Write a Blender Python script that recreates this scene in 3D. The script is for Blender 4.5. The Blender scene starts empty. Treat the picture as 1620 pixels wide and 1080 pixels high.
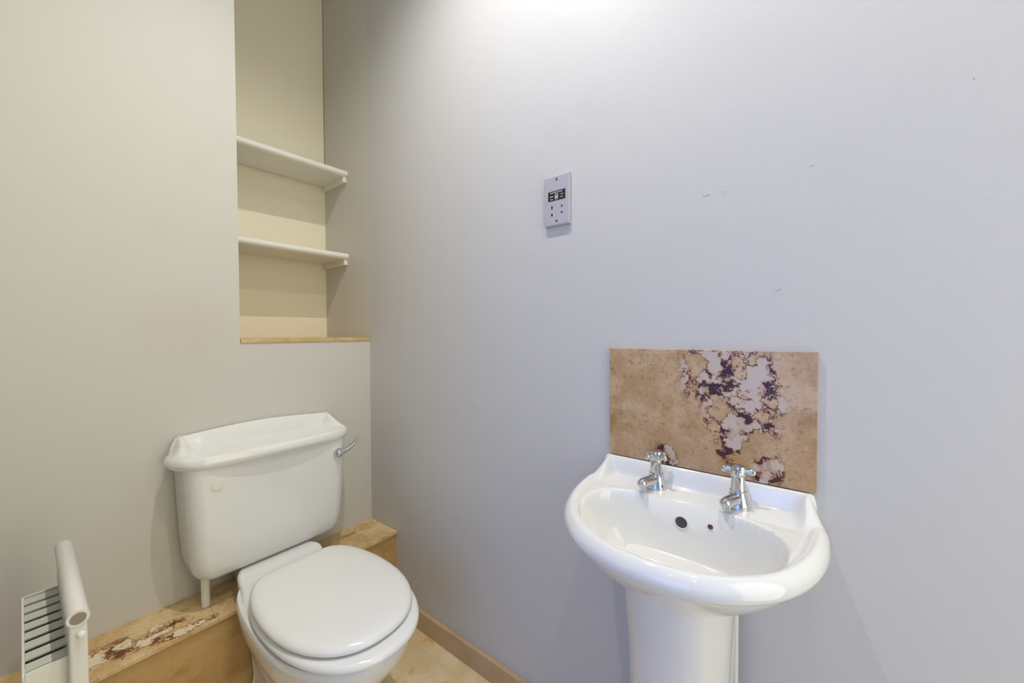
import bpy, bmesh, math, random
from mathutils import Vector, Matrix
C = bpy.context.scene.collection
sc = bpy.context.scene
PI = math.pi

# ---------------------------------------------------------------- camera, exposure, lights
CAM = Vector((-1.0, -1.6093, 1.2233))
YAW, PITCH, ROLL, FPX = math.radians(52.472), math.radians(-1.141), math.radians(-0.2236), 597.82
cd = bpy.data.cameras.new('camera'); cam = bpy.data.objects.new('camera', cd); C.objects.link(cam)
cd.sensor_width = 36.0; cd.lens = FPX/1620*36.0; cd.clip_start = 0.01
F = Vector((math.sin(YAW)*math.cos(PITCH), math.cos(YAW)*math.cos(PITCH), math.sin(PITCH)))
R0 = Vector((math.cos(YAW), -math.sin(YAW), 0)); U0 = R0.cross(F)
R = R0*math.cos(ROLL)+U0*math.sin(ROLL); U = U0*math.cos(ROLL)-R0*math.sin(ROLL)
M = Matrix((R, U, -F)).transposed().to_4x4(); M.translation = CAM
cam.matrix_world = M
sc.camera = cam
sc.view_settings.view_transform = 'Standard'; sc.view_settings.look = 'None'
sc.view_settings.gamma = 1; sc.view_settings.use_curve_mapping = False
sc.view_settings.exposure = 0.1

world = bpy.data.worlds.new('world'); sc.world = world; world.use_nodes = True
world.node_tree.nodes['Background'].inputs[0].default_value = (0.75, 0.85, 1, 1)
world.node_tree.nodes['Background'].inputs[1].default_value = 0.1

CEIL = 3.0; YREAR = -2.75
def area(name, loc, target, sx, sy, power, col):
    l = bpy.data.lights.new(name, 'AREA'); l.shape = 'RECTANGLE'; l.size = sx; l.size_y = sy
    l.energy = power; l.color = col
    o = bpy.data.objects.new(name, l); C.objects.link(o); o.location = loc
    o.rotation_euler = (Vector(target)-Vector(loc)).to_track_quat('-Z', 'Y').to_euler(); return o
# daylight coming in through the hall window
area('window_daylight', (-3.0, -1.75, 1.55), (0, -1.75, 1.5), 1.3, 1.9, 23, (0.13, 0.33, 1.0))
# added soft warm fill light on the unseen wall behind the camera
area('rear_fill_light', (-.55, YREAR+.01, 1.35), (-.55, 0, 1.35), .85, 2.3, 12.2, (1.0, .98, .70))
SPOTS = [(-0.52, -0.92), (-0.52, -1.74), (-1.75, -1.45), (-1.75, -2.20)]
def spot(i, x, y, power, col):
    l = bpy.data.lights.new('downlight_lamp', 'SPOT'); l.energy = power; l.color = col
    l.spot_size = math.radians(148); l.spot_blend = 1.0; l.shadow_soft_size = 0.012
    o = bpy.data.objects.new('downlight_lamp', l); C.objects.link(o); o.location = (x, y, CEIL-0.022)
for i, (x, y) in enumerate(SPOTS): spot(i, x, y, (60, 36, 4, 4)[i], ((1, .985, .93), (1, .88, .72), (.8, .9, 1), (.8, .9, 1))[i])

# ---------------------------------------------------------------- helpers
def tag(o, label=None, cat=None, group=None, kind=None):
    if label: o['label'] = label
    if cat: o['category'] = cat
    if group: o['group'] = group
    if kind: o['kind'] = kind
    return o
def obj(name, bm, mat, parent=None, smooth=None, bevel=0, subsurf=0):
    bmesh.ops.recalc_face_normals(bm, faces=bm.faces)
    me = bpy.data.meshes.new(name); bm.to_mesh(me); bm.free()
    o = bpy.data.objects.new(name, me); C.objects.link(o)
    if not isinstance(mat, (list, tuple)): mat = [mat]
    for m in mat: me.materials.append(m)
    if smooth is not None:
        for p in me.polygons: p.use_smooth = True
        if smooth < 180:
            me.set_sharp_from_angle(angle=math.radians(smooth))
    if bevel:
        b = o.modifiers.new('bevel', 'BEVEL'); b.width = bevel; b.segments = 3; b.limit_method = 'ANGLE'
    if subsurf:
        s = o.modifiers.new('sub', 'SUBSURF'); s.levels = subsurf; s.render_levels = subsurf
    if parent: o.parent = parent
    return o
def empty(name, loc=(0, 0, 0)):
    o = bpy.data.objects.new(name, None); C.objects.link(o); o.location = loc; o.empty_display_size = .05
    return o
def box(bm, x0, x1, y0, y1, z0, z1):
    v = [bm.verts.new((x, y, z)) for x in (x0, x1) for y in (y0, y1) for z in (z0, z1)]
    for f in ((0,1,3,2),(4,6,7,5),(0,4,5,1),(2,3,7,6),(0,2,6,4),(1,5,7,3)): bm.faces.new([v[i] for i in f])
def loft(bm, rings, cap0=True, cap1=True):
    vr = [[bm.verts.new(p) for p in r] for r in rings]
    n = len(rings[0])
    for a, b in zip(vr, vr[1:]):
        for i in range(n):
            j = (i+1) % n; bm.faces.new((a[i], a[j], b[j], b[i]))
    if cap0: bm.faces.new(vr[0][::-1])
    if cap1: bm.faces.new(vr[-1])
    return vr
def frame(d):
    d = Vector(d).normalized(); a = Vector((0, 0, 1)) if abs(d.z) < .95 else Vector((1, 0, 0))
    u = d.cross(a).normalized(); return d, u, d.cross(u).normalized()
def tube(bm, pts, rads, n=24, sq=None):
    pts = [Vector(p) for p in pts]; rings = []
    u = None
    for i, p in enumerate(pts):
        d = (pts[min(i+1, len(pts)-1)]-pts[max(i-1, 0)])
        if d.length < 1e-9: d = Vector((0,0,1))
        d.normalize()
        if u is None: _, u, w = frame(d)
        u = (u-d*u.dot(d)).normalized(); w = d.cross(u)
        r = rads[i] if isinstance(rads, (list, tuple)) else rads
        ru, rw = (r if isinstance(r, tuple) else (r, r))
        rings.append([p+u*ru*math.cos(2*PI*k/n)+w*rw*math.sin(2*PI*k/n) for k in range(n)])
    loft(bm, rings)
def lathe(bm, c, prof, axis=(0, 0, 1), n=40):
    c = Vector(c); d, u, w = frame(axis)
    loft(bm, [[c+d*h+u*r*math.cos(2*PI*k/n)+w*r*math.sin(2*PI*k/n) for k in range(n)] for r, h in prof])
def sstep(a, b, x):
    if a == b: return float(x > a)
    t = min(1, max(0, (x-a)/(b-a))); return t*t*(3-2*t)
def gauss(x, s): return math.exp(-(x/s)**2)

# ---------------------------------------------------------------- materials
class NT:
    def __init__(s, name):
        s.m = bpy.data.materials.new(name); s.m.use_nodes = True; s.t = s.m.node_tree
        s.b = s.t.nodes['Principled BSDF']; s.pos = s.t.nodes.new('ShaderNodeNewGeometry').outputs['Position']
    def n(s, typ, **k):
        nd = s.t.nodes.new(typ)
        for a, v in k.items():
            if a.startswith('_'): setattr(nd, a[1:], v)
        return nd
    def link(s, a, b): s.t.links.new(a, b)
    def math(s, op, a, b=None, c=None, clamp=False):
        nd = s.t.nodes.new('ShaderNodeMath'); nd.operation = op; nd.use_clamp = clamp
        for i, v in enumerate((a, b, c)):
            if v is None: continue
            if isinstance(v, (int, float)): nd.inputs[i].default_value = v
            else: s.link(v, nd.inputs[i])
        return nd.outputs[0]
    def noise(s, scale, detail=4, rough=.5, vec=None, dist=0, stretch=None):
        vec = vec or s.pos
        if stretch:
            mp = s.t.nodes.new('ShaderNodeMapping'); s.link(vec, mp.inputs[0]); mp.inputs['Scale'].default_value = stretch; vec = mp.outputs[0]
        nd = s.t.nodes.new('ShaderNodeTexNoise'); s.link(vec, nd.inputs['Vector'])
        nd.inputs['Scale'].default_value = scale; nd.inputs['Detail'].default_value = detail
        nd.inputs['Roughness'].default_value = rough; nd.inputs['Distortion'].default_value = dist
        return nd.outputs['Fac']
    def mix(s, f, a, b):
        nd = s.t.nodes.new('ShaderNodeMix'); nd.data_type = 'RGBA'
        if isinstance(f, (int, float)): nd.inputs[0].default_value = f
        else: s.link(f, nd.inputs[0])
        for i, v in ((6, a), (7, b)):
            if isinstance(v, tuple): nd.inputs[i].default_value = (*v, 1)
            else: s.link(v, nd.inputs[i])
        return nd.outputs[2]
    def ss(s, x, a, b):
        nd = s.t.nodes.new('ShaderNodeMapRange'); nd.interpolation_type = 'SMOOTHSTEP'; s.link(x, nd.inputs[0])
        nd.inputs[1].default_value = a; nd.inputs[2].default_value = b; return nd.outputs[0]
    def bump(s, h, strength, dist=.002):
        nd = s.t.nodes.new('ShaderNodeBump'); nd.inputs['Strength'].default_value = strength
        nd.inputs['Distance'].default_value = dist; s.link(h, nd.inputs['Height']); s.link(nd.outputs[0], s.b.inputs['Normal'])
    def col(s, c): 
        if isinstance(c, tuple): s.b.inputs['Base Color'].default_value = (*c, 1)
        else: s.link(c, s.b.inputs['Base Color'])
    def set(s, rough=.5, metal=0, coat=0, spec=.5):
        s.b.inputs['Roughness'].default_value = rough; s.b.inputs['Metallic'].default_value = metal
        s.b.inputs['Coat Weight'].default_value = coat; s.b.inputs['Specular IOR Level'].default_value = spec; return s.m
    def gauss2(s, ax0, c0, r0, ax1, c1, r1):   # soft blob in world space around (c0, c1)
        sp = s.t.nodes.new('ShaderNodeSeparateXYZ'); s.link(s.pos, sp.inputs[0])
        a = s.math('DIVIDE', s.math('SUBTRACT', sp.outputs[ax0], c0), r0)
        b = s.math('DIVIDE', s.math('SUBTRACT', sp.outputs[ax1], c1), r1)
        d = s.math('ADD', s.math('MULTIPLY', a, a), s.math('MULTIPLY', b, b))
        return s.math('SUBTRACT', 1.0, s.math('SQRT', d))

def paint(name, col, stain, scuffs=(), scratches=()):
    k = NT(name)
    c = k.mix(k.math('MULTIPLY', k.ss(k.noise(2.3, 5, .6), .55, .8), .35), col, stain)
    c = k.mix(k.math('MULTIPLY', k.ss(k.noise(70, 3, .6, stretch=(1, 1, .5)), .74, .80), .30), c, (.42, .38, .33))
    for (a0, c0, r0, a1, c1, r1, s_) in scuffs:
        g = k.gauss2(a0, c0, r0, a1, c1, r1)
        g = k.math('ADD', g, k.math('MULTIPLY', k.math('SUBTRACT', k.noise(14, 5, .7), .5), 1.2))
        c = k.mix(k.math('MULTIPLY', k.ss(g, .1, .9), s_), c, (.60, .53, .42))
    for (y0, z0, y1, z1, w) in scratches:     # short dark scratches as line segments in the wall plane
        L = math.hypot(y1-y0, z1-z0); dy, dz = (y1-y0)/L, (z1-z0)/L; my, mz = (y0+y1)/2, (z0+z1)/2
        sp = k.t.nodes.new('ShaderNodeSeparateXYZ'); k.link(k.pos, sp.inputs[0])
        a = k.math('SUBTRACT', sp.outputs[1], my); b_ = k.math('SUBTRACT', sp.outputs[2], mz)
        al = k.math('ABSOLUTE', k.math('ADD', k.math('MULTIPLY', a, dy), k.math('MULTIPLY', b_, dz)))
        ac = k.math('ABSOLUTE', k.math('SUBTRACT', k.math('MULTIPLY', a, dz), k.math('MULTIPLY', b_, dy)))
        m_ = k.math('MULTIPLY', k.math('LESS_THAN', al, L/2), k.math('SUBTRACT', 1.0, k.math('DIVIDE', ac, w), clamp=True))
        c = k.mix(k.math('MULTIPLY', m_, .7), c, (.16, .15, .15))
    k.col(c)
    k.bump(k.math('ADD', k.noise(120, 3, .6), k.math('MULTIPLY', k.noise(9, 3, .5), 2.5)), .22, .0012)
    return k.set(rough=.55, spec=.35)
SCR = ((-1.418, 1.549, -1.433, 1.55, 0.0022),
       (-1.562, 1.312, -1.572, 1.318, 0.0016),
       (-1.617, 1.566, -1.626, 1.568, 0.0014),
       (-1.459, 1.549, -1.468, 1.55, 0.001),
       (-0.321, 0.261, -0.334, 0.271, 0.002),
       (-0.522, 0.173, -0.529, 0.171, 0.002),
       (-0.66, 0.966, -0.666, 0.953, 0.0015),
       (-1.837, 1.657, -1.839, 1.654, 0.0015))
M_wall = paint('wall_paint', (.62, .60, .555), (.56, .53, .47), scuffs=((0, -.66, .22, 2, 1.25, .2, .30), (0, -.7, .3, 2, .55, .1, .2)))
M_wall2 = paint('wall_paint_bath', (.60, .59, .58), (.56, .54, .515), scratches=SCR)
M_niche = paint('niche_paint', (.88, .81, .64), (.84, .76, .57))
M_niche_bounce = paint('niche_side_bounce_tint', (.64, .615, .555), (.60, .57, .505))  # warmer tint stands in for light bouncing between the alcove walls
M_shelfp = NT('shelf_paint'); M_shelfp.col((.80, .77, .70)); M_shelfp = M_shelfp.set(.35)
M_ceil = NT('ceiling_paint'); M_ceil.col((.85, .84, .81)); M_ceil = M_ceil.set(.7)
def plain(name, col, **kw):
    k = NT(name); k.col(col); k.bump(k.noise(40, 2, .5), .02, .0005); return k.set(**kw)
M_porc = NT('white_porcelain'); M_porc.col((.79, .79, .775)); M_porc = M_porc.set(rough=.07, coat=.3, spec=.5)
M_seat = NT('seat_plastic'); M_seat.col((.82, .82, .81)); M_seat = M_seat.set(rough=.14)
M_cap = plain('cream_plastic', (.80, .77, .67), rough=.3)
M_pipe = plain('white_plastic', (.78, .76, .70), rough=.3)
M_chrome = NT('chrome'); M_chrome.col((.60, .61, .63)); M_chrome = M_chrome.set(rough=.06, metal=1)
M_dark = plain('recess_shade', (.03, .028, .03), rough=.5)
M_black = plain('black_label', (.006, .006, .007), rough=.35)
M_white = plain('white_print', (.8, .8, .8), rough=.5)
M_hole = plain('hole_shade', (.05, .05, .055), rough=.3)  # shade inside the holes, given as the near-black colour of flat discs
M_rust = plain('rust_stain', (.16, .05, .01), rough=.6)
M_plate = plain('grey_plastic_plate', (.46, .44, .49), rough=.4)
M_rad = plain('radiator_enamel', (.80, .79, .74), rough=.3)
M_radin = plain('radiator_grille_enamel', (.52, .54, .47), rough=.35)
M_grout = plain('dark_gap', (.10, .075, .045), rough=.9)

def stone(name, base, light, dark, scale=6, veins=None, joints=None, gloss=.28, speck=1.0, seed=0.0, stretch=None):
    k = NT(name)
    if seed:
        mp = k.t.nodes.new('ShaderNodeMapping'); k.link(k.pos, mp.inputs[0]); mp.inputs['Location'].default_value = (seed, seed*1.7, seed*.6); base_vec = mp.outputs[0]
    else: base_vec = k.pos
    c = k.mix(k.ss(k.noise(scale, 8, .62, vec=base_vec, dist=.4, stretch=stretch), .38, .62), base, light)
    c = k.mix(k.math('MULTIPLY', k.ss(k.noise(scale*1.7, 8, .68, vec=base_vec, stretch=stretch), .50, .70), .75), c, dark)
    c = k.mix(k.math('MULTIPLY', k.ss(k.noise(scale*14, 6, .7, vec=base_vec, dist=.6, stretch=stretch), .52, .68), .40*speck), c, tuple(x*.55 for x in dark))
    c = k.mix(k.math('MULTIPLY', k.ss(k.noise(scale*22, 5, .75, vec=base_vec), .60, .70), .55*speck), c, tuple(min(1, x*1.2+.05) for x in light))
    if veins:
        # field F: blobs plus ragged noise; pale mineral inside, rust rim at the edge, dark outline
        (blobs, cream, rust, vdark, nscale, amp) = veins
        f = None
        for b in blobs:
            g = k.gauss2(*b); f = g if f is None else k.math('MAXIMUM', f, g)
        msk = k.ss(f, -.22, .22)
        wv = k.t.nodes.new('ShaderNodeTexNoise'); k.link(base_vec, wv.inputs['Vector']); wv.inputs['Scale'].default_value = nscale*2.2; wv.inputs['Detail'].default_value = 6
        wm = k.t.nodes.new('ShaderNodeVectorMath'); wm.operation = 'MULTIPLY_ADD'; k.link(wv.outputs['Color'], wm.inputs[0]); wm.inputs[1].default_value = (.035,)*3; k.link(base_vec, wm.inputs[2])
        nz = k.noise(nscale, 6, .62, vec=wm.outputs[0])
        F_ = k.math('ADD', k.math('MULTIPLY', f, .16), k.math('MULTIPLY', k.math('SUBTRACT', nz, .5), amp))
        d = k.math('ABSOLUTE', k.math('SUBTRACT', F_, .045))
        wid = k.math('ADD', .016, k.math('MULTIPLY', k.ss(k.noise(nscale*.9, 3, .5, vec=base_vec), .45, .68), .10))
        line = k.math('SUBTRACT', 1.0, k.math('DIVIDE', d, wid), clamp=True)
        halo = k.math('SUBTRACT', 1.0, k.math('DIVIDE', d, k.math('MULTIPLY', wid, 2.4)), clamp=True)
        inside = k.ss(F_, .045, .10)
        c = k.mix(k.math('MULTIPLY', k.math('MULTIPLY', inside, msk), .80), c, cream)
        c = k.mix(k.math('MULTIPLY', k.ss(halo, .1, .9), k.math('MULTIPLY', msk, .8)), c, rust)
        c = k.mix(k.math('MULTIPLY', k.ss(line, .15, .5), msk), c, vdark)
    if joints:
        for (ax, cs, w) in joints:
            sp = k.t.nodes.new('ShaderNodeSeparateXYZ'); k.link(k.pos, sp.inputs[0])
            for cc in cs:
                dd = k.math('ABSOLUTE', k.math('SUBTRACT', sp.outputs[ax], cc))
                c = k.mix(k.math('LESS_THAN', dd, w), c, (.50, .36, .19))
    k.col(c); k.bump(k.noise(scale*14, 6, .7, vec=base_vec), .12, .001)
    return k.set(rough=gloss)
# splashback tile: blobs given as (axis y, centre, radius, axis z, centre, radius)
M_splash = stone('splashback_travertine', (.45, .275, .135), (.56, .395, .25), (.34, .185, .065), 7,
    veins=(((1, -1.445, .075, 2, 1.125, .085), (1, -1.51, .07, 2, 1.115, .075), (1, -1.535, .05, 2, 1.065, .04), (1, -1.50, .075, 2, 1.02, .042), (1, -1.475, .03, 2, .965, .045),
            (1, -1.338, .030, 2, .915, .035), (1, -1.553, .03, 2, .92, .05)), (.56, .47, .43), (.36, .13, .02), (.045, .014, .018), 24, 1.0), gloss=.30, speck=1.5)
M_ledge = stone('ledge_top_travertine', (.62, .42, .19), (.74, .56, .31), (.42, .24, .08), 9,
    veins=(((0, -.90, .10, 1, -.11, .05), (0, -.80, .10, 1, -.13, .045), (0, -.71, .07, 1, -.175, .02)), (.86, .76, .58), (.42, .16, .02), (.16, .045, .015), 25, 1.1),
    joints=((0, (-.645, -.13), .0014),), gloss=.38, seed=2.3, stretch=(1, 1, 1))
M_ledgef = stone('ledge_front_travertine', (.52, .32, .125), (.58, .38, .165), (.40, .225, .07), 4, joints=((0, (-.535, -.02), .0012), ), gloss=.42, speck=.5, seed=5.1, stretch=(1, 1, 1.8))
M_skirt = stone('skirting_travertine', (.50, .345, .19), (.56, .41, .245), (.42, .275, .14), 5, joints=((1, (-.735, -1.05, -1.35, -1.65), .001),), gloss=.4, speck=.35, seed=7.7)
M_sill = stone('sill_travertine', (.60, .41, .17), (.68, .50, .26), (.45, .28, .10), 12, gloss=.45, seed=3.2)
def floor_mat():
    k = NT('floor_travertine')
    c = k.mix(k.ss(k.noise(6, 7, .6), .4, .62), (.72, .56, .31), (.80, .67, .45))
    c = k.mix(k.math('MULTIPLY', k.ss(k.noise(13, 5, .6, dist=1.0), .56, .68), .75), c, (.66, .38, .08))
    c = k.mix(k.math('MULTIPLY', k.ss(k.noise(110, 5, .7), .55, .7), .4), c, (.50, .34, .16))
    sp = k.t.nodes.new('ShaderNodeSeparateXYZ'); k.link(k.pos, sp.inputs[0])
    for ax, off in ((0, .12), (1, .62)):
        fr = k.math('FRACT', k.math('ADD', k.math('DIVIDE', sp.outputs[ax], .61), off+20))
        c = k.mix(k.math('LESS_THAN', fr, .003), c, (.62, .48, .30))
    k.col(c); return k.set(rough=.3)
M_floor = floor_mat()

# ---------------------------------------------------------------- the setting
def struct(name, bm, mat, **kw): return tag(obj(name, bm, mat, **kw), kind='structure')
AX, SZ, ND = -0.5161, 1.1944, 0.407           # alcove: left edge, sill height, depth
XL, YB, XH = -1.06, -2.75, -3.05              # left wall, rear wall, hall window wall
LH, LD = 0.355, 0.198                         # tiled ledge
bm = bmesh.new(); box(bm, XH-.1, .1, YB-.1, .51, -.08, 0); struct('floor', bm, M_floor)
bm = bmesh.new(); box(bm, XH-.1, .1, YB-.1, .51, CEIL, CEIL+.08); struct('ceiling', bm, M_ceil)
bm = bmesh.new(); box(bm, XL-.1, AX, 0, .507, 0, CEIL); box(bm, AX, 0, 0, .507, 0, SZ-.0001)
struct('wall_back', bm, M_wall)
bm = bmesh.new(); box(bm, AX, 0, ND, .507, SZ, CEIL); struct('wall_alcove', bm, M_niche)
bm = bmesh.new(); box(bm, 0, .1, 0, .507, 0, CEIL); struct('wall_alcove_side', bm, M_niche_bounce)
bm = bmesh.new(); box(bm, 0, .1, YB-.1, 0, 0, CEIL); struct('wall_right', bm, M_wall2)
bm = bmesh.new(); box(bm, XL-.1, XL, -.95, 0, 0, CEIL); struct('wall_left', bm, M_wall)
bm = bmesh.new(); box(bm, XH-.1, 0, YB-.1, YB, 0, CEIL); struct('wall_front', bm, M_wall)
bm = bmesh.new(); box(bm, XH-.1, XL-.1, -.95, -.85, 0, CEIL); struct('wall_hall', bm, M_wall)
# hall window wall with an opening
bm = bmesh.new()
box(bm, XH-.1, XH, YB, -2.45, 0, CEIL); box(bm, XH-.1, XH, -1.05, -.95, 0, CEIL)
box(bm, XH-.1, XH, -2.45, -1.05, 0, .55); box(bm, XH-.1, XH, -2.45, -1.05, 2.6, CEIL)
struct('wall_window', bm, M_wall)
bm = bmesh.new()
for y in (-2.45, -1.77, -1.10): box(bm, XH-.08, XH-.03, y, y+.05, .55, 2.6)
for z in (.55, 1.55, 2.55): box(bm, XH-.08, XH-.03, -2.45, -1.05, z, z+.05)
struct('window_1', bm, M_shelfp, bevel=.004)
bm = bmesh.new()
box(bm, -1.02, -.975, YB, YB+.04, .2, 2.5); box(bm, -.125, -.08, YB, YB+.04, .2, 2.5); box(bm, -.975, -.125, YB, YB+.04, .155, .2); box(bm, -.975, -.125, YB, YB+.04, 2.5, 2.545)
struct('rear_fill_frame', bm, M_shelfp, bevel=.004)  # unseen frame put around the added rear fill light

# alcove sill slab, skirting, ledge
bm = bmesh.new(); box(bm, AX+.001, -.001, -.004, ND-.001, SZ, SZ+.016); struct('trim_1', bm, M_sill, bevel=.0015)
bm = bmesh.new(); box(bm, -.0016, 0, ND-.0016, ND, 2.04, CEIL)
struct('trim_2', bm, M_grout)
bm = bmesh.new(); box(bm, XL, 0, -LD+.008, 0, 0, LH-.014); struct('trim_3', bm, M_ledgef)
bm = bmesh.new(); box(bm, XL, 0, -LD, 0, LH-.012, LH); struct('trim_4', bm, M_ledge, bevel=.0012)
bm = bmesh.new(); box(bm, -.016, 0, YB, -LD+.008, 0, .0774); struct('baseboard_right', bm, M_skirt, bevel=.0015)

# ---------------------------------------------------------------- alcove shelves
def shelf(zr, dz, label):
    root = empty('alcove_shelf', (AX, .175, zr-dz)); tag(root, label, 'shelf', 'painted alcove shelves')
    n = 24; th = .031; bm = bmesh.new()
    prof = []
    for k in range(n+1):
        a = PI/2+PI*k/n; prof.append((.0155*math.cos(a)+.0155, .0155*math.sin(a)-.0155))
    prof += [(ND-.175-.012, -.031), (ND-.175-.012, 0)]
    rings = []
    for x, z in ((AX+.001, zr-dz), (-.001, zr)):
        rings.append([(x-AX, .0+p[0], z+p[1]-(zr-dz)) for p in prof])
    loft(bm, rings)
    obj('shelf_board', bm, M_shelfp, root, smooth=40)
    bm = bmesh.new(); box(bm, -AX-.019, -AX-.0005, .012, ND-.176, -.057+dz, -.0305+dz)
    obj('support_batten', bm, M_shelfp, root, bevel=.002)
    bm = bmesh.new(); box(bm, .0005, .019, .012, ND-.176, -.057, -.0315)
    obj('support_batten', bm, M_shelfp, root, bevel=.002)
shelf(2.031, .012, 'upper cream painted shelf with rounded front edge in the wall alcove')
shelf(1.625, .004, 'lower cream painted shelf with rounded front edge, nearer the stone sill')

# ---------------------------------------------------------------- shaver socket
SY, SZ0 = -1.021, 1.624
root = empty('shaver_socket', (0, SY, SZ0)); tag(root, 'grey shaver socket plate with black label fixed on the white wall above the basin', 'socket')
t = .012
bm = bmesh.new()
rings = []
for x, gy, gz in ((0, .0430, .0755), (-t*.55, .0430, .0755), (-t+.002, .0420, .0745), (-t, .0395, .072)):
    rings.append([(x, -gy, -gz), (x, gy, -gz), (x, gy, gz), (x, -gy, gz)])
loft(bm, rings); obj('plate', bm, M_plate, root)
def disc(bm, x, y, z, r, th=.0006, n=20):
    lathe(bm, (x, y, z), [(r, 0), (r, th)], axis=(-1, 0, 0), n=n)
bm = bmesh.new(); box(bm, -t-.0006, -t+.0004, -.030, .029, .000, .0285); lab = obj('label_panel', bm, M_black, root)
# print on the label
def text(s, y, z, size, parent, mat, name='printed_text', x=-t-.0008, align='CENTER'):
    cu = bpy.data.curves.new(name, 'FONT'); cu.body = s; cu.size = size; cu.align_x = align; cu.align_y = 'CENTER'; cu.extrude = .0001
    o = bpy.data.objects.new(name, cu); C.objects.link(o)
    dg = bpy.context.evaluated_depsgraph_get(); me = bpy.data.meshes.new_from_object(o.evaluated_get(dg))
    bpy.data.objects.remove(o); bpy.data.curves.remove(cu)
    # text local X -> world -Y, local Y -> world Z, normal -> -X
    me.transform(Matrix(((0, 0, -1, x), (-1, 0, 0, y), (0, 1, 0, z), (0, 0, 0, 1))))
    me.materials.clear(); me.materials.append(mat)
    o = bpy.data.objects.new(name, me); C.objects.link(o); o.parent = parent; return o
text('SHAVERS ONLY', 0, .0235, .0062, lab, M_white)
text('240V', .017, .0125, .0060, lab, M_white); text('115V', -.018, .0150, .0050, lab, M_white)
text('20VA', .017, .0045, .0045, lab, M_white); text('20VA', -.018, .0070, .0045, lab, M_white)
bm = bmesh.new()
for (y0, y1, z0, z1) in ((-.0052, -.0040, .003, .019), (.0040, .0052, .003, .019), (-.0052, .0052, .0180, .0192), (-.0052, .0052, .003, .0042), (-.002, .002, .007, .0135)):
    box(bm, -t-.001, -t-.0003, y0, y1, z0, z1)
tube(bm, [(-t-.0008, .0035, .006), (-t-.0008, -.0035, .016)], .0006, 6)
obj('shaver_symbol', bm, M_white, lab)
for (y, z) in ((-.018, -.020), (-.018, -.0385)):
    bm = bmesh.new(); disc(bm, -t, y, z, .0030); obj('pin_hole', bm, M_hole, root)
for (y, z, s) in ((.016, -.021, 1), (.016, -.040, -1)):
    bm = bmesh.new(); disc(bm, -t, y, z, .0026); box(bm, -t-.0006, -t+.0002, y-.0022, y+.0022, z+min(0, s*.0055), z+max(0, s*.0055)); obj('pin_hole', bm, M_black, root)
for z in (.0625, -.0615):
    bm = bmesh.new(); lathe(bm, (-t, 0, z), [(.0035, 0), (.0033, .0008), (.001, .0010)], axis=(-1, 0, 0), n=20)
    sw = obj('screw', bm, M_rust if False else plain('brass_screw', (.22, .18, .08), rough=.35, metal=.8), root, smooth=50)
    bm = bmesh.new(); box(bm, -t-.0014, -t-.0009, -.0028, .0028, z-.0005, z+.0005); obj('screw_slot', bm, M_black, sw)

# ---------------------------------------------------------------- splashback
bm = bmesh.new(); box(bm, -.0105, 0, -1.6356, -1.1892, .8925, 1.1834)
tag(obj('splashback_tile', bm, M_splash, bevel=.0012), 'brown travertine splashback slab with dark veining on the wall behind the basin', 'splashback')

# ---------------------------------------------------------------- wash basin
BY = -1.406                                         # centre line of the basin
basin = empty('wash_basin', (0, BY, 0)); tag(basin, 'white porcelain pedestal wash basin with two chrome taps under the stone splashback', 'basin')
D, W, U0b, WB = .405, .248, .085, .2235
def outline(u):
    """half width of the basin at distance u from the wall"""
    if u <= 0: return WB
    if u < U0b: return WB+(W-WB)*sstep(-.02, U0b, u)
    tt = min(1, (u-U0b)/(D-U0b)); return W*(max(0, 1-tt**2.25))**(1/2.25)
def plan_pts(nf=120, nb=40, ns=20):
    pts = []
    for i in range(ns): u = U0b*i/ns; pts.append((u, outline(u)))
    for i in range(nf+1):
        a = PI/2-PI*i/nf; s = math.sin(a); c = math.cos(a)
        v = W*math.copysign(abs(s)**(2/2.25), s); u = U0b+(D-U0b)*abs(c)**(2/2.25); pts.append((u, v))
    for i in range(ns): u = U0b*(1-(i+1)/ns); pts.append((u, -outline(u)))
    for i in range(1, nb): pts.append((0, -WB+2*WB*i/nb))
    return pts
PL = plan_pts()
UC, VC = .228, .0
ZR = .852
def bowl_r(u, v):
    b = .130 if u > UC else .121
    n = 2.15 if u > UC else 3.0
    return ((abs(v)/.188)**n+(abs(u-UC)/b)**n)**(1/n)
def basin_z(u, v, e):
    """height of the upper surface; e = distance in from the outer edge (m)"""
    av = abs(v)
    z = ZR-.004
    # rolled rim bead
    front = sstep(.03, .10, u)
    z += .007*gauss(e-.018, .015)*front
    z -= .0055*gauss(e-.0365, .0040)*front
    # bowl
    r = bowl_r(u, v)
    if r < 1.06:
        p = 3.0 if u > UC else 3.0+6.0*sstep(0, .10, UC-u)
        k = max(0, 1-(min(r, 1.0))**p)
        dep = .128
        z -= dep*(k**.85)
        z -= .004*sstep(1.06, .98, r)
    # upstand along the wall
    uw = .016
    if u < .06:
        z += (.890-ZR+.004)*(1-sstep(.011, uw+.016, u))
        z -= .004*gauss(u-0.0, .004)
    # horns: ridge running forward from the upstand ends
    vr = .213+.002*sstep(.03, .12, u)
    hh = .0410*(1-sstep(.012, .112, u)) 
    z = max(z, ZR-.004+hh*math.exp(-((av-vr)/(.0110 if av < vr else .022))**2)+(.003 if u > .1 else 0)*0) if hh > 0 else z
    # outside of the horn falls away to the rim
    if av > vr: z = z-0.0
    return z
bm = bmesh.new()
NS = 110
def edge_z(u, v): return 0
rings = []
ctr = (.225, 0)
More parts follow.
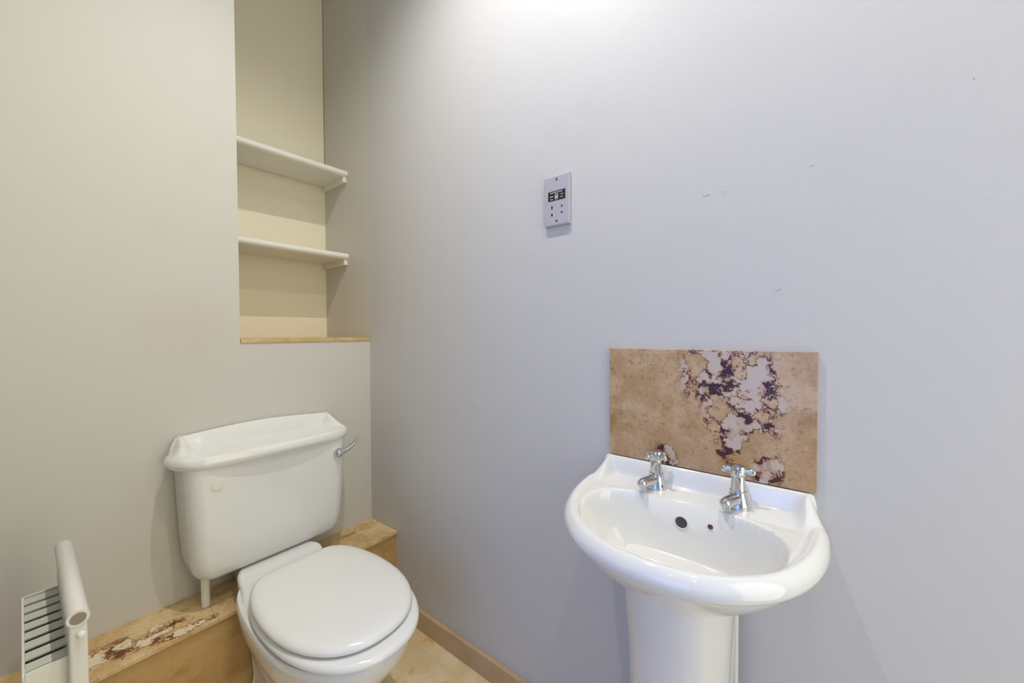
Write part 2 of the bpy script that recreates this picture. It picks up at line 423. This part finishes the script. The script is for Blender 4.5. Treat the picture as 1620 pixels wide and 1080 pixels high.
for k in range(NS+1):
    s = (k/NS); s = s**.85
    ring = []
    for (u, v) in PL:
        uu = ctr[0]+(u-ctr[0])*s; vv = ctr[1]+(v-ctr[1])*s
        L = math.hypot(u-ctr[0], v-ctr[1]); e = L*(1-s)
        ring.append([uu, vv, basin_z(uu, vv, e), e])
    rings.append(ring)
RB = .021                                           # rolled edge radius
out = []
for k, ring in enumerate(rings):
    row = []
    for (u, v, z, e), (pu, pv) in zip(ring, PL):
        f = sstep(.0, .03, pu)                      # no roll along the wall
        rb = RB*(.45+.55*f) if pu > 0.0001 else 0
        if rb and e < rb: z -= rb*(1-math.sqrt(max(0, 1-((rb-e)/rb)**2)))*(.9)
        row.append((-u, v, z))
    out.append(row)
top_edge = [p[2] for p in out[-1]]
# underside
def under(tt):
    row = []
    for (u, v), p in zip(PL, out[-1]):
        # target: pedestal top outline
        tu = .028+(u/D)*.250; tv = v*.52
        if tt < .18:
            q2 = tt/.18; a = q2*PI/2
            inn = .012*(1-math.cos(a)); z = p[2]+(min(p[2], .820)-p[2])*math.sin(a)
            du, dv = u-ctr[0], v-ctr[1]; L = math.hypot(du, dv); s = 1-inn/L
            uu = max(0.0, ctr[0]+du*s); vv = ctr[1]+dv*s
            if pu_is_back(u): uu = 0
            row.append((-uu, vv, z))
        else:
            q2 = min(1.0, (tt-.18)/.82)
            du, dv = u-ctr[0], v-ctr[1]; L = math.hypot(du, dv); s = 1-.012/L
            u1 = max(0.0, ctr[0]+du*s); v1 = ctr[1]+dv*s
            if pu_is_back(u): u1 = 0
            w_ = q2**1.2
            uu = u1+(tu-u1)*w_; vv = v1+(tv-v1)*w_
            z = .820-.110*(q2**.92)
            row.append((-uu, vv, z))
    return row
def pu_is_back(u): return u < 1e-6
for i in range(1, 31): out.append(under(i/30))
loft(bm, out, cap0=False)
bmesh.ops.remove_doubles(bm, verts=bm.verts, dist=1e-6)
obj('bowl', bm, M_porc, basin, smooth=180)
# pedestal
def dring(z, hw, u0, u1, n=2.4, N=64):
    r = []
    for i in range(N):
        a = 2*PI*i/N; c, s = math.cos(a), math.sin(a)
        v = hw*math.copysign(abs(s)**(2/n), s)
        if c > 0: u = u0+(u1-u0)*.45+(u1-u0)*.55*abs(c)**(2/n)
        else: u = u0+(u1-u0)*.45-(u1-u0)*.45*abs(c)**(2/5)
        r.append((-u, v, z))
    return r
bm = bmesh.new()
loft(bm, [[(x, y+.005, z) for x, y, z in q] for q in (dring(0, .118, .03, .270), dring(.03, .118, .03, .270), dring(.045, .112, .03, .265), dring(.10, .101, .03, .252), dring(.35, .094, .03, .242),
          dring(.55, .099, .03, .250), dring(.66, .104, .03, .264), dring(.735, .108, .03, .274))])
ped = obj('pedestal', bm, M_porc, basin, smooth=50)
bm = bmesh.new()
for s in (-1, 1): box(bm, -.050, -.028, s*.091-.006, s*.091+.006, 0, .70)
obj('rear_flange', bm, M_porc, ped, bevel=.004)
# overflow holes in the back of the bowl
def surf(v, z):
    u = .095
    while u < .2:
        if basin_z(u, v, .2) < z: return u
        u += .0001
    return u
def hole(name, v, z, r, ring, mat):
    u = surf(v, z); u2 = surf(v, z-.008); dz = .008/max(1e-4, (u2-u)) ; nrm = Vector((-dz, 0, 1)).normalized()
    bm = bmesh.new(); lathe(bm, Vector((-u, v, z))+nrm*(-.0030), [(r, 0), (r, .0046), (r*.92, .0050)], axis=nrm, n=28)
    h = obj(name, bm, mat, basin, smooth=50)
    bm = bmesh.new()
    rr = []
    d, a, b = frame(nrm); c = Vector((-u, v, z))+nrm*.0018
    N, m = 28, 8
    vs = [[bm.verts.new(c+(a*math.cos(2*PI*i/N)+b*math.sin(2*PI*i/N))*(r*1.08+ring*math.cos(2*PI*j/m))+d*(ring*math.sin(2*PI*j/m))) for j in range(m)] for i in range(N)]
    for i in range(N):
        for j in range(m): bm.faces.new((vs[i][j], vs[(i+1)%N][j], vs[(i+1)%N][(j+1)%m], vs[i][(j+1)%m]))
    obj('hole_rim', bm, M_porc if mat is not M_rust else M_rust, h, smooth=180)
hole('overflow_hole', .006, .804, .0125, .0012, M_hole)
hole('chain_hole', -.052, .812, .0040, .0010, M_rust)
# waste
bm = bmesh.new(); lathe(bm, (-UC, 0, .7125), [(.0, 0), (.032, 0), (.033, .003), (.030, .0045), (.022, .0035), (.0, .002)], n=40); obj('waste_outlet', bm, M_chrome, basin, smooth=40)
# taps
def tap(v, ang, label):
    b = Vector((-.059, v, ZR-.006))
    bm = bmesh.new()
    lathe(bm, b, [(.0245, 0), (.0250, .002), (.0245, .006), (.0225, .014), (.0195, .023), (.0170, .031), (.0160, .036), (.0160, .0385), (.0146, .039), (.0142, .042),
                  (.0138, .052), (.0134, .064), (.0130, .069)], n=48)
    body = obj('tap', bm, M_chrome, basin, smooth=35); body['label'] = label
    bm = bmesh.new()
    SR = Matrix.Rotation(-math.radians(17), 3, 'Z')
    pts = [b+SR@Vector(p) for p in ((0, 0, .020), (-.018, 0, .022), (-.042, 0, .0235), (-.053, 0, .023), (-.059, 0, .0215), (-.0625, 0, .019), (-.0638, 0, .017))]
    tube(bm, pts, [.0150, .0130, .0118, .0116, .0108, .0080, .003], 32)
    tube(bm, [b+SR@Vector((-.052, 0, .020)), b+SR@Vector((-.052, 0, .009))], [.0085, .0080], 24)
    obj('spout', bm, M_chrome, body, smooth=60)
    bm = bmesh.new()
    lathe(bm, b+Vector((0, 0, .069)), [(.0132, 0), (.0140, .0008), (.0148, .003), (.0152, .008), (.0152, .0195), (.0142, .0222), (.010, .0235), (.001, .0240)], n=48)
    hd = obj('handle_cap', bm, M_chrome, body, smooth=35)
    bm = bmesh.new()
    for k in range(4):
        a = ang+k*PI/2; d = Vector((math.cos(a), math.sin(a), 0)); c = b+Vector((0, 0, .0805))
        tube(bm, [c+d*.008, c+d*.020, c+d*.028, c+d*.0315, c+d*.0323], [(.0050, .0056), (.0056, .0064), (.0062, .0070), (.0050, .0056), (.001, .001)], 20)
    obj('cross_handle', bm, M_chrome, body, smooth=60)
tap(.077, math.radians(61), 'left chrome pillar tap with cross handle')
tap(-.096, math.radians(7), 'right chrome pillar tap with cross handle')

# ---------------------------------------------------------------- toilet
TX = -.457
toilet = empty('toilet', (TX, 0, 0)); tag(toilet, 'white close-coupled toilet with closed lid in the corner by the tiled ledge', 'toilet')
# everything local: x' = x - TX, y = y
def rrect(hx0, y0, y1, rf, rb, z, N=10):
    """rounded rectangle, front (y0, negative) radius rf, back radius rb"""
    p = []
    for (cx, cy, a0, r) in ((hx0-rf, y0+rf, -PI/2, rf), (hx0-rb, y1-rb, 0, rb), (-hx0+rb, y1-rb, PI/2, rb), (-hx0+rf, y0+rf, PI, rf)):
        for i in range(N+1):
            a = a0+PI/2*i/N; p.append((cx+r*math.cos(a), cy+r*math.sin(a), z))
    return p
# cistern body
bm = bmesh.new(); rings = []
for z, hx, y0, rf in ((.446, .175, -.115, .03), (.447, .19, -.128, .035), (.452, .208, -.142, .04), (.464, .222, -.152, .045), (.485, .232, -.158, .045), (.52, .2375, -.161, .045), (.60, .2425, -.165, .045), (.70, .247, -.169, .045), (.80, .2505, -.172, .045), (.826, .2515, -.173, .045)):
    rings.append(rrect(hx, y0, -.006, rf, .012, z, 12))
loft(bm, rings)
cist = obj('cistern', bm, M_porc, toilet, smooth=50)
# cistern lid: height field over a rounded plan with a bullnose edge
LHX, LY0 = .282, -.197
def lid_plan():
    p = []
    N = 24
    # start back left going round: back edge straight, sides flare forward, rounded front corners
    for i in range(40): p.append((-.247+.494*i/40, -.003))
    for i in range(12): t_ = i/12; p.append((.247+(LHX-.247)*sstep(0, .7, t_), -.003-.075*t_))
    for i in range(N+1):
        a = PI/2*i/N; p.append((LHX-.085*(1-math.cos(a)), -.078-(-LY0-.078)*.88*math.sin(a)))
    xe = LHX-.085
    ye = -.078-(-LY0-.078)*.88
    for i in range(1, 60):
        t_ = i/60; x = xe-2*xe*t_; p.append((x, ye+(LY0-ye)*(1-(x/xe)**2)))
    for i in range(N+1):
        a = PI/2*(1-i/N); p.append((-LHX+.085*(1-math.cos(a)), -.078-(-LY0-.078)*.88*math.sin(a)))
    for i in range(12): t_ = 1-(i/12); p.append((-.247-(LHX-.247)*sstep(0, .7, t_), -.003-.075*t_))
    return p
LP = lid_plan()
def lid_z(x, y):
    u = -y; ax = abs(x)
    z = .847
    z += .005*sstep(.12, .17, u)
    back = (.893+.016*math.cos(min(1, ax/.25)*PI/2))-z
    z += back*(1-sstep(.020, .042, u))
    z -= .003*gauss(u-.0, .006)
    vr = .236+.012*sstep(.05, .12, u)
    hh = .043*(1-sstep(.028, .130, u))+.004*(1-sstep(.10, .17, u))
    z = max(z, .850+hh*math.exp(-((ax-vr)/.018)**2)) if hh > 0 else z
    if ax > vr: z = max(z, .856+hh*math.exp(-((ax-vr)/.012)**2)-.004)
    return z
bm = bmesh.new(); NSL = 60; rings = []
for k in range(NSL+1):
    s = .02+.98*(k/NSL); row = []
    for (x, y) in LP:
        cx, cy = x*.0+0, -.09
        # keep the back edge spread: scale x and y about the centre line
        xx = x*s; yy = cy+(y-cy)*s
        L = math.hypot(x, y-cy)
        e = min(LHX-abs(xx), 9) ; e = L*(1-s)
        z = lid_z(xx, yy); rb = .020 if y < -.01 else .006
        if e < rb: z -= rb*(1-math.sqrt(max(0, 1-((rb-e)/rb)**2)))
        row.append((xx, yy, z))
    rings.append(row)
last = rings[-1]
for i in range(1, 9):
    a = PI/2*i/8; row = []
    for (x, y, z) in last:
        L = math.hypot(x, y+.09); s = 1-.020*(1-math.cos(a))/L
        row.append((x*s, -.09+(y+.09)*s if y < -.01 else y, z+(.8115-z)*math.sin(a)))
    rings.append(row)
rings.append([(x*.93, -.09+(y+.09)*.86, .8115) for (x, y, z) in rings[-1]])
loft(bm, rings); lid = obj('cistern_lid', bm, M_porc, toilet, smooth=180)
# blanking cap and lever on the cistern front
bm = bmesh.new(); lathe(bm, (-.634-TX, -.168, .757), [(.0175, 0), (.0175, .0030), (.0165, .0042), (.001, .0046)], axis=(0, -1, 0), n=40)
o = obj('blanking_cap', bm, M_cap, cist, smooth=40); o['label'] = 'round cream blanking cap'
bm = bmesh.new()
L0 = Vector((-.250-TX, -.170, .762))
lathe(bm, L0, [(.017, 0), (.0175, .003), (.0165, .010), (.014, .018), (.009, .023), (.001, .0245)], axis=(0, -1, 0), n=32)
lev = obj('flush_lever', bm, M_chrome, toilet, smooth=40); lev['label'] = 'chrome flush lever'
bm = bmesh.new()
pts = [L0+Vector(p) for p in ((0, -.012, 0), (.014, -.020, .007), (.030, -.027, .016), (.045, -.032, .027), (.057, -.035, .041), (.064, -.036, .052), (.067, -.036, .058))]
tube(bm, pts, [(.013, .012), (.012, .0105), (.0105, .0085), (.0100, .0068), (.0105, .0055), (.0105, .0045), (.008, .003)], 24)
obj('lever_arm', bm, M_chrome, lev, smooth=60)
# overflow / supply pipe
bm = bmesh.new(); tube(bm, [(-.652-TX, -.097, LH+.0005), (-.652-TX, -.097, .40), (-.652-TX, -.097, .452)], .0115, 28)
o = obj('water_pipe', bm, M_pipe, toilet, smooth=40); o['label'] = 'white plastic pipe'

# plan curves of seat, lid, pan
def seat_plan(hw, yb, yf, yw, bw, n=2.25, N=96):
    """closed D plan: flat back of half width bw at yb, widest hw at yw, rounded front at yf"""
    pts = []
    K = N//2
    for i in range(K+1):               # front half from +x to -x
        a = PI*i/K; c, s = math.cos(a), math.sin(a)
        pts.append((hw*math.copysign(abs(c)**(2/n), c), yw-(yw-yf)*abs(s)**(2/n)))
    for i in range(1, 17):             # left side back
        t_ = i/16; a = PI/2*t_
        pts.append((-(bw+(hw-bw)*math.cos(a)**(.9)), yw+(yb-yw)*math.sin(a)**1.0))
    for i in range(1, 12):
        t_ = i/12; pts.append((-bw+2*bw*t_, yb))
    for i in range(16):
        t_ = 1-i/16; a = PI/2*t_
        pts.append(((bw+(hw-bw)*math.cos(a)**(.9)), yw+(yb-yw)*math.sin(a)**1.0))
    return pts
def scaled(pts, c, inset, z):
    r = []
    for x, y in pts:
        dx, dy = x-c[0], y-c[1]; L = math.hypot(dx, dy); s = max(.001, 1-inset/L); r.append((c[0]+dx*s, c[1]+dy*s, z))
    return r
# seat lid
P = [(x+.012, y) for x, y in seat_plan(.185, -.262, -.775, -.50, .085)]; cc = (.01, -.52)
bm = bmesh.new(); rings = []
zb = .450
for ins, z in ((.20, zb), (.05, zb), (.012, zb), (.004, zb+.001), (.0005, zb+.004), (0, zb+.008), (.002, zb+.013), (.008, zb+.018), (.018, zb+.0215), (.035, zb+.0240), (.06, zb+.0252), (.10, zb+.0258), (.17, zb+.026)):
    rings.append(scaled(P, cc, ins, z))
loft(bm, rings); sl = obj('seat_lid', bm, M_seat, toilet, smooth=180)
# seat ring
P2 = [(x+.012, y) for x, y in seat_plan(.188, -.262, -.812, -.50, .09)]
bm = bmesh.new(); rings = []
for ins, z in ((.16, .424), (.02, .424), (.006, .425), (.001, .429), (0, .433), (.003, .440), (.010, .4445), (.020, .4455), (.05, .4455), (.085, .4455), (.090, .440), (.090, .424)):
    rings.append(scaled(P2, cc, ins, z))
vr = loft(bm, rings[1:], cap0=False, cap1=False)
n_ = len(P2)
for i in range(n_): j = (i+1) % n_; bm.faces.new((vr[-1][i], vr[-1][j], vr[0][j], vr[0][i]))
obj('seat', bm, M_seat, toilet, smooth=50)
bm = bmesh.new()
bm.free()
for s in (-1, 1):
    bm = bmesh.new(); lathe(bm, (s*.075-.002, -.268, .444), [(.011, 0), (.011, .024)], axis=(1, 0, 0), n=24)
    obj('seat_hinge', bm, M_seat, toilet, smooth=50)
# pan: bowl outside + rear deck
bm = bmesh.new(); rings = []
spec = [(0.0, .105, .125, -.20, -.56, -.36), (.02, .108, .128, -.20, -.565, -.36), (.05, .100, .118, -.20, -.55, -.36), (.12, .090, .105, -.20, -.53, -.36), (.18, .106, .110, -.20, -.575, -.40),
        (.24, .132, .117, -.20, -.655, -.44), (.29, .156, .123, -.20, -.720, -.47), (.33, .172, .127, -.20, -.758, -.49), (.365, .182, .130, -.20, -.782, -.50), (.395, .187, .131, -.20, -.794, -.50), (.412, .188, .131, -.20, -.796, -.50), (.420, .184, .128, -.202, -.790, -.50)]
for z, hw, bw, yb, yf, yw in spec:
    rings.append([(x+.007, y, z) for x, y in seat_plan(hw, yb, yf, yw, bw, n=2.1)])
loft(bm, rings)
pan = obj('pan', bm, M_porc, toilet, smooth=50)
bm = bmesh.new(); rings = []
# deck profile, back to front, lofted along y
for y, hw, zt in ((-.010, .095, .446), (-.11, .098, .4455), (-.140, .120, .4452), (-.165, .130, .445), (-.185, .132, .443), (-.195, .133, .434), (-.205, .134, .4300), (-.24, .142, .4295), (-.285, .155, .4260), (-.32, .160, .4195)):
    zb_ = .357 if y > -.199 else .405
    r = .014; rr = []
    for (cx, cz, a0) in ((hw-r, zt-r, 0), (-hw+r, zt-r, PI/2)):
        for i in range(7): a = a0+PI/2*i/6; rr.append((cx+r*math.cos(a), y, cz+r*math.sin(a)))
    rr += [(-hw+.004, y, zb_), (hw-.004, y, zb_)]
    rings.append(rr)
loft(bm, rings); obj('rear_deck', bm, M_porc, pan, smooth=40)

# ---------------------------------------------------------------- radiator
rad = empty('radiator', (-.95, -.45, 0)); tag(rad, 'slim cream enamelled radiator with slatted top grille at the left edge, beside the ledge', 'radiator')
RO = Vector((-.95, -.45, 0))
def rb(bm, x0, x1, y0, y1, z0, z1): box(bm, x0-RO.x, x1-RO.x, y0-RO.y, y1-RO.y, z0, z1)
YF, YN = -.240, -.612
GF, GN = -.268, -.580
bm = bmesh.new()
zc = .730; r_ = .0140
tube(bm, [(.003, YF-RO.y, zc), (.003, YF-RO.y-.002, zc), (.003, YN-RO.y+.001, zc)], [r_*.9, r_, r_], 32)
# hollow the near end
tb = obj('top_rail', bm, M_rad, rad, smooth=50)
bm = bmesh.new(); lathe(bm, (.003, YN-RO.y+.0015, zc), [(.0095, 0), (.0100, .0012)], axis=(0, -1, 0), n=28)
o = obj('end_recess', bm, plain('rail_recess', (.30, .26, .20), rough=.7), tb); o['label'] = 'dull brown recessed rail end'
bm = bmesh.new(); rb(bm, -.958, -.936, YN+.004, YF-.004, .12, .722); obj('front_panel', bm, M_rad, rad, bevel=.004)
bm = bmesh.new(); rb(bm, -1.009, -1.005, GN, GF, .14, .6545); obj('rear_panel', bm, M_rad, rad, bevel=.002)
bm = bmesh.new(); rb(bm, -1.005, -.958, GN, GN+.004, .14, .6545); obj('end_panel', bm, M_rad, rad)
bm = bmesh.new(); rb(bm, -1.005, -.958, GF-.004, GF, .14, .6545); obj('end_panel', bm, M_rad, rad)
bm = bmesh.new(); rb(bm, -1.0045, -.9585, GN+.0045, GF-.0045, .20, .600); obj('dark_filler', bm, M_dark, rad)  # near-black block, its colour supplies the shade between the slats
for k in range(8):
    w = (GF-GN-.010)/8; y = GN+.011+k*w
    bm = bmesh.new()
    vs = [(-1.005, y, .652), (-.958, y, .652), (-.958, y+w*.54, .655), (-1.005, y+w*.54, .655)]
    a = [bm.verts.new((p[0]-RO.x, p[1]-RO.y, p[2])) for p in vs]; b = [bm.verts.new((p[0]-RO.x, p[1]-RO.y, p[2]-.0025)) for p in vs]
    bm.faces.new(a); bm.faces.new(b[::-1])
    for i in range(4): bm.faces.new((a[i], a[(i+1)%4], b[(i+1)%4], b[i]))
    obj('grille_slat', bm, M_radin, rad)
bm = bmesh.new()
lathe(bm, (.006, YN-RO.y+.004, .700), [(.006, 0), (.006, .006), (.0035, .008), (.0035, .012), (.001, .0125)], axis=(0, -1, 0), n=16)
obj('bleed_valve', bm, M_rad, rad, smooth=40)
for y in (YF-.06, YN+.06):
    bm = bmesh.new(); rb(bm, -1.0605, -1.010, y-.012, y+.012, .25, .31); obj('wall_bracket', bm, M_rad, rad)
for y in (YF-.06, YN+.06):
    bm = bmesh.new(); rb(bm, -.955, -.939, y-.010, y+.010, 0, .125); obj('leg', bm, M_rad, rad)

# ---------------------------------------------------------------- ceiling downlights (they light the room)
M_glow = NT('lamp_glow'); M_glow.b.inputs['Emission Color'].default_value = (1, .85, .62, 1); M_glow.b.inputs['Emission Strength'].default_value = 6; M_glow = M_glow.set()
for i, (x, y) in enumerate(SPOTS):
    root = empty('downlight', (x, y, CEIL)); tag(root, ('round chrome ceiling downlight over the toilet side', 'round chrome ceiling downlight over the basin side', 'round chrome ceiling downlight in the hall, nearer the toilet wall', 'round chrome ceiling downlight in the hall, farther from the toilet wall')[i], 'ceiling light', 'ceiling downlights')
    bm = bmesh.new()
    N, pr = 40, [(.046, 0), (.045, -.004), (.038, -.005), (.030, -.001), (.030, 0)]
    loft(bm, [[(r*math.cos(2*PI*k/N), r*math.sin(2*PI*k/N), h) for k in range(N)] for r, h in pr], cap0=False, cap1=False)
    obj('bezel', bm, M_chrome, root, smooth=50)
    bm = bmesh.new(); lathe(bm, (0, 0, -.0012), [(.029, 0), (.029, .001)], n=32); obj('lamp', bm, M_glow, root)
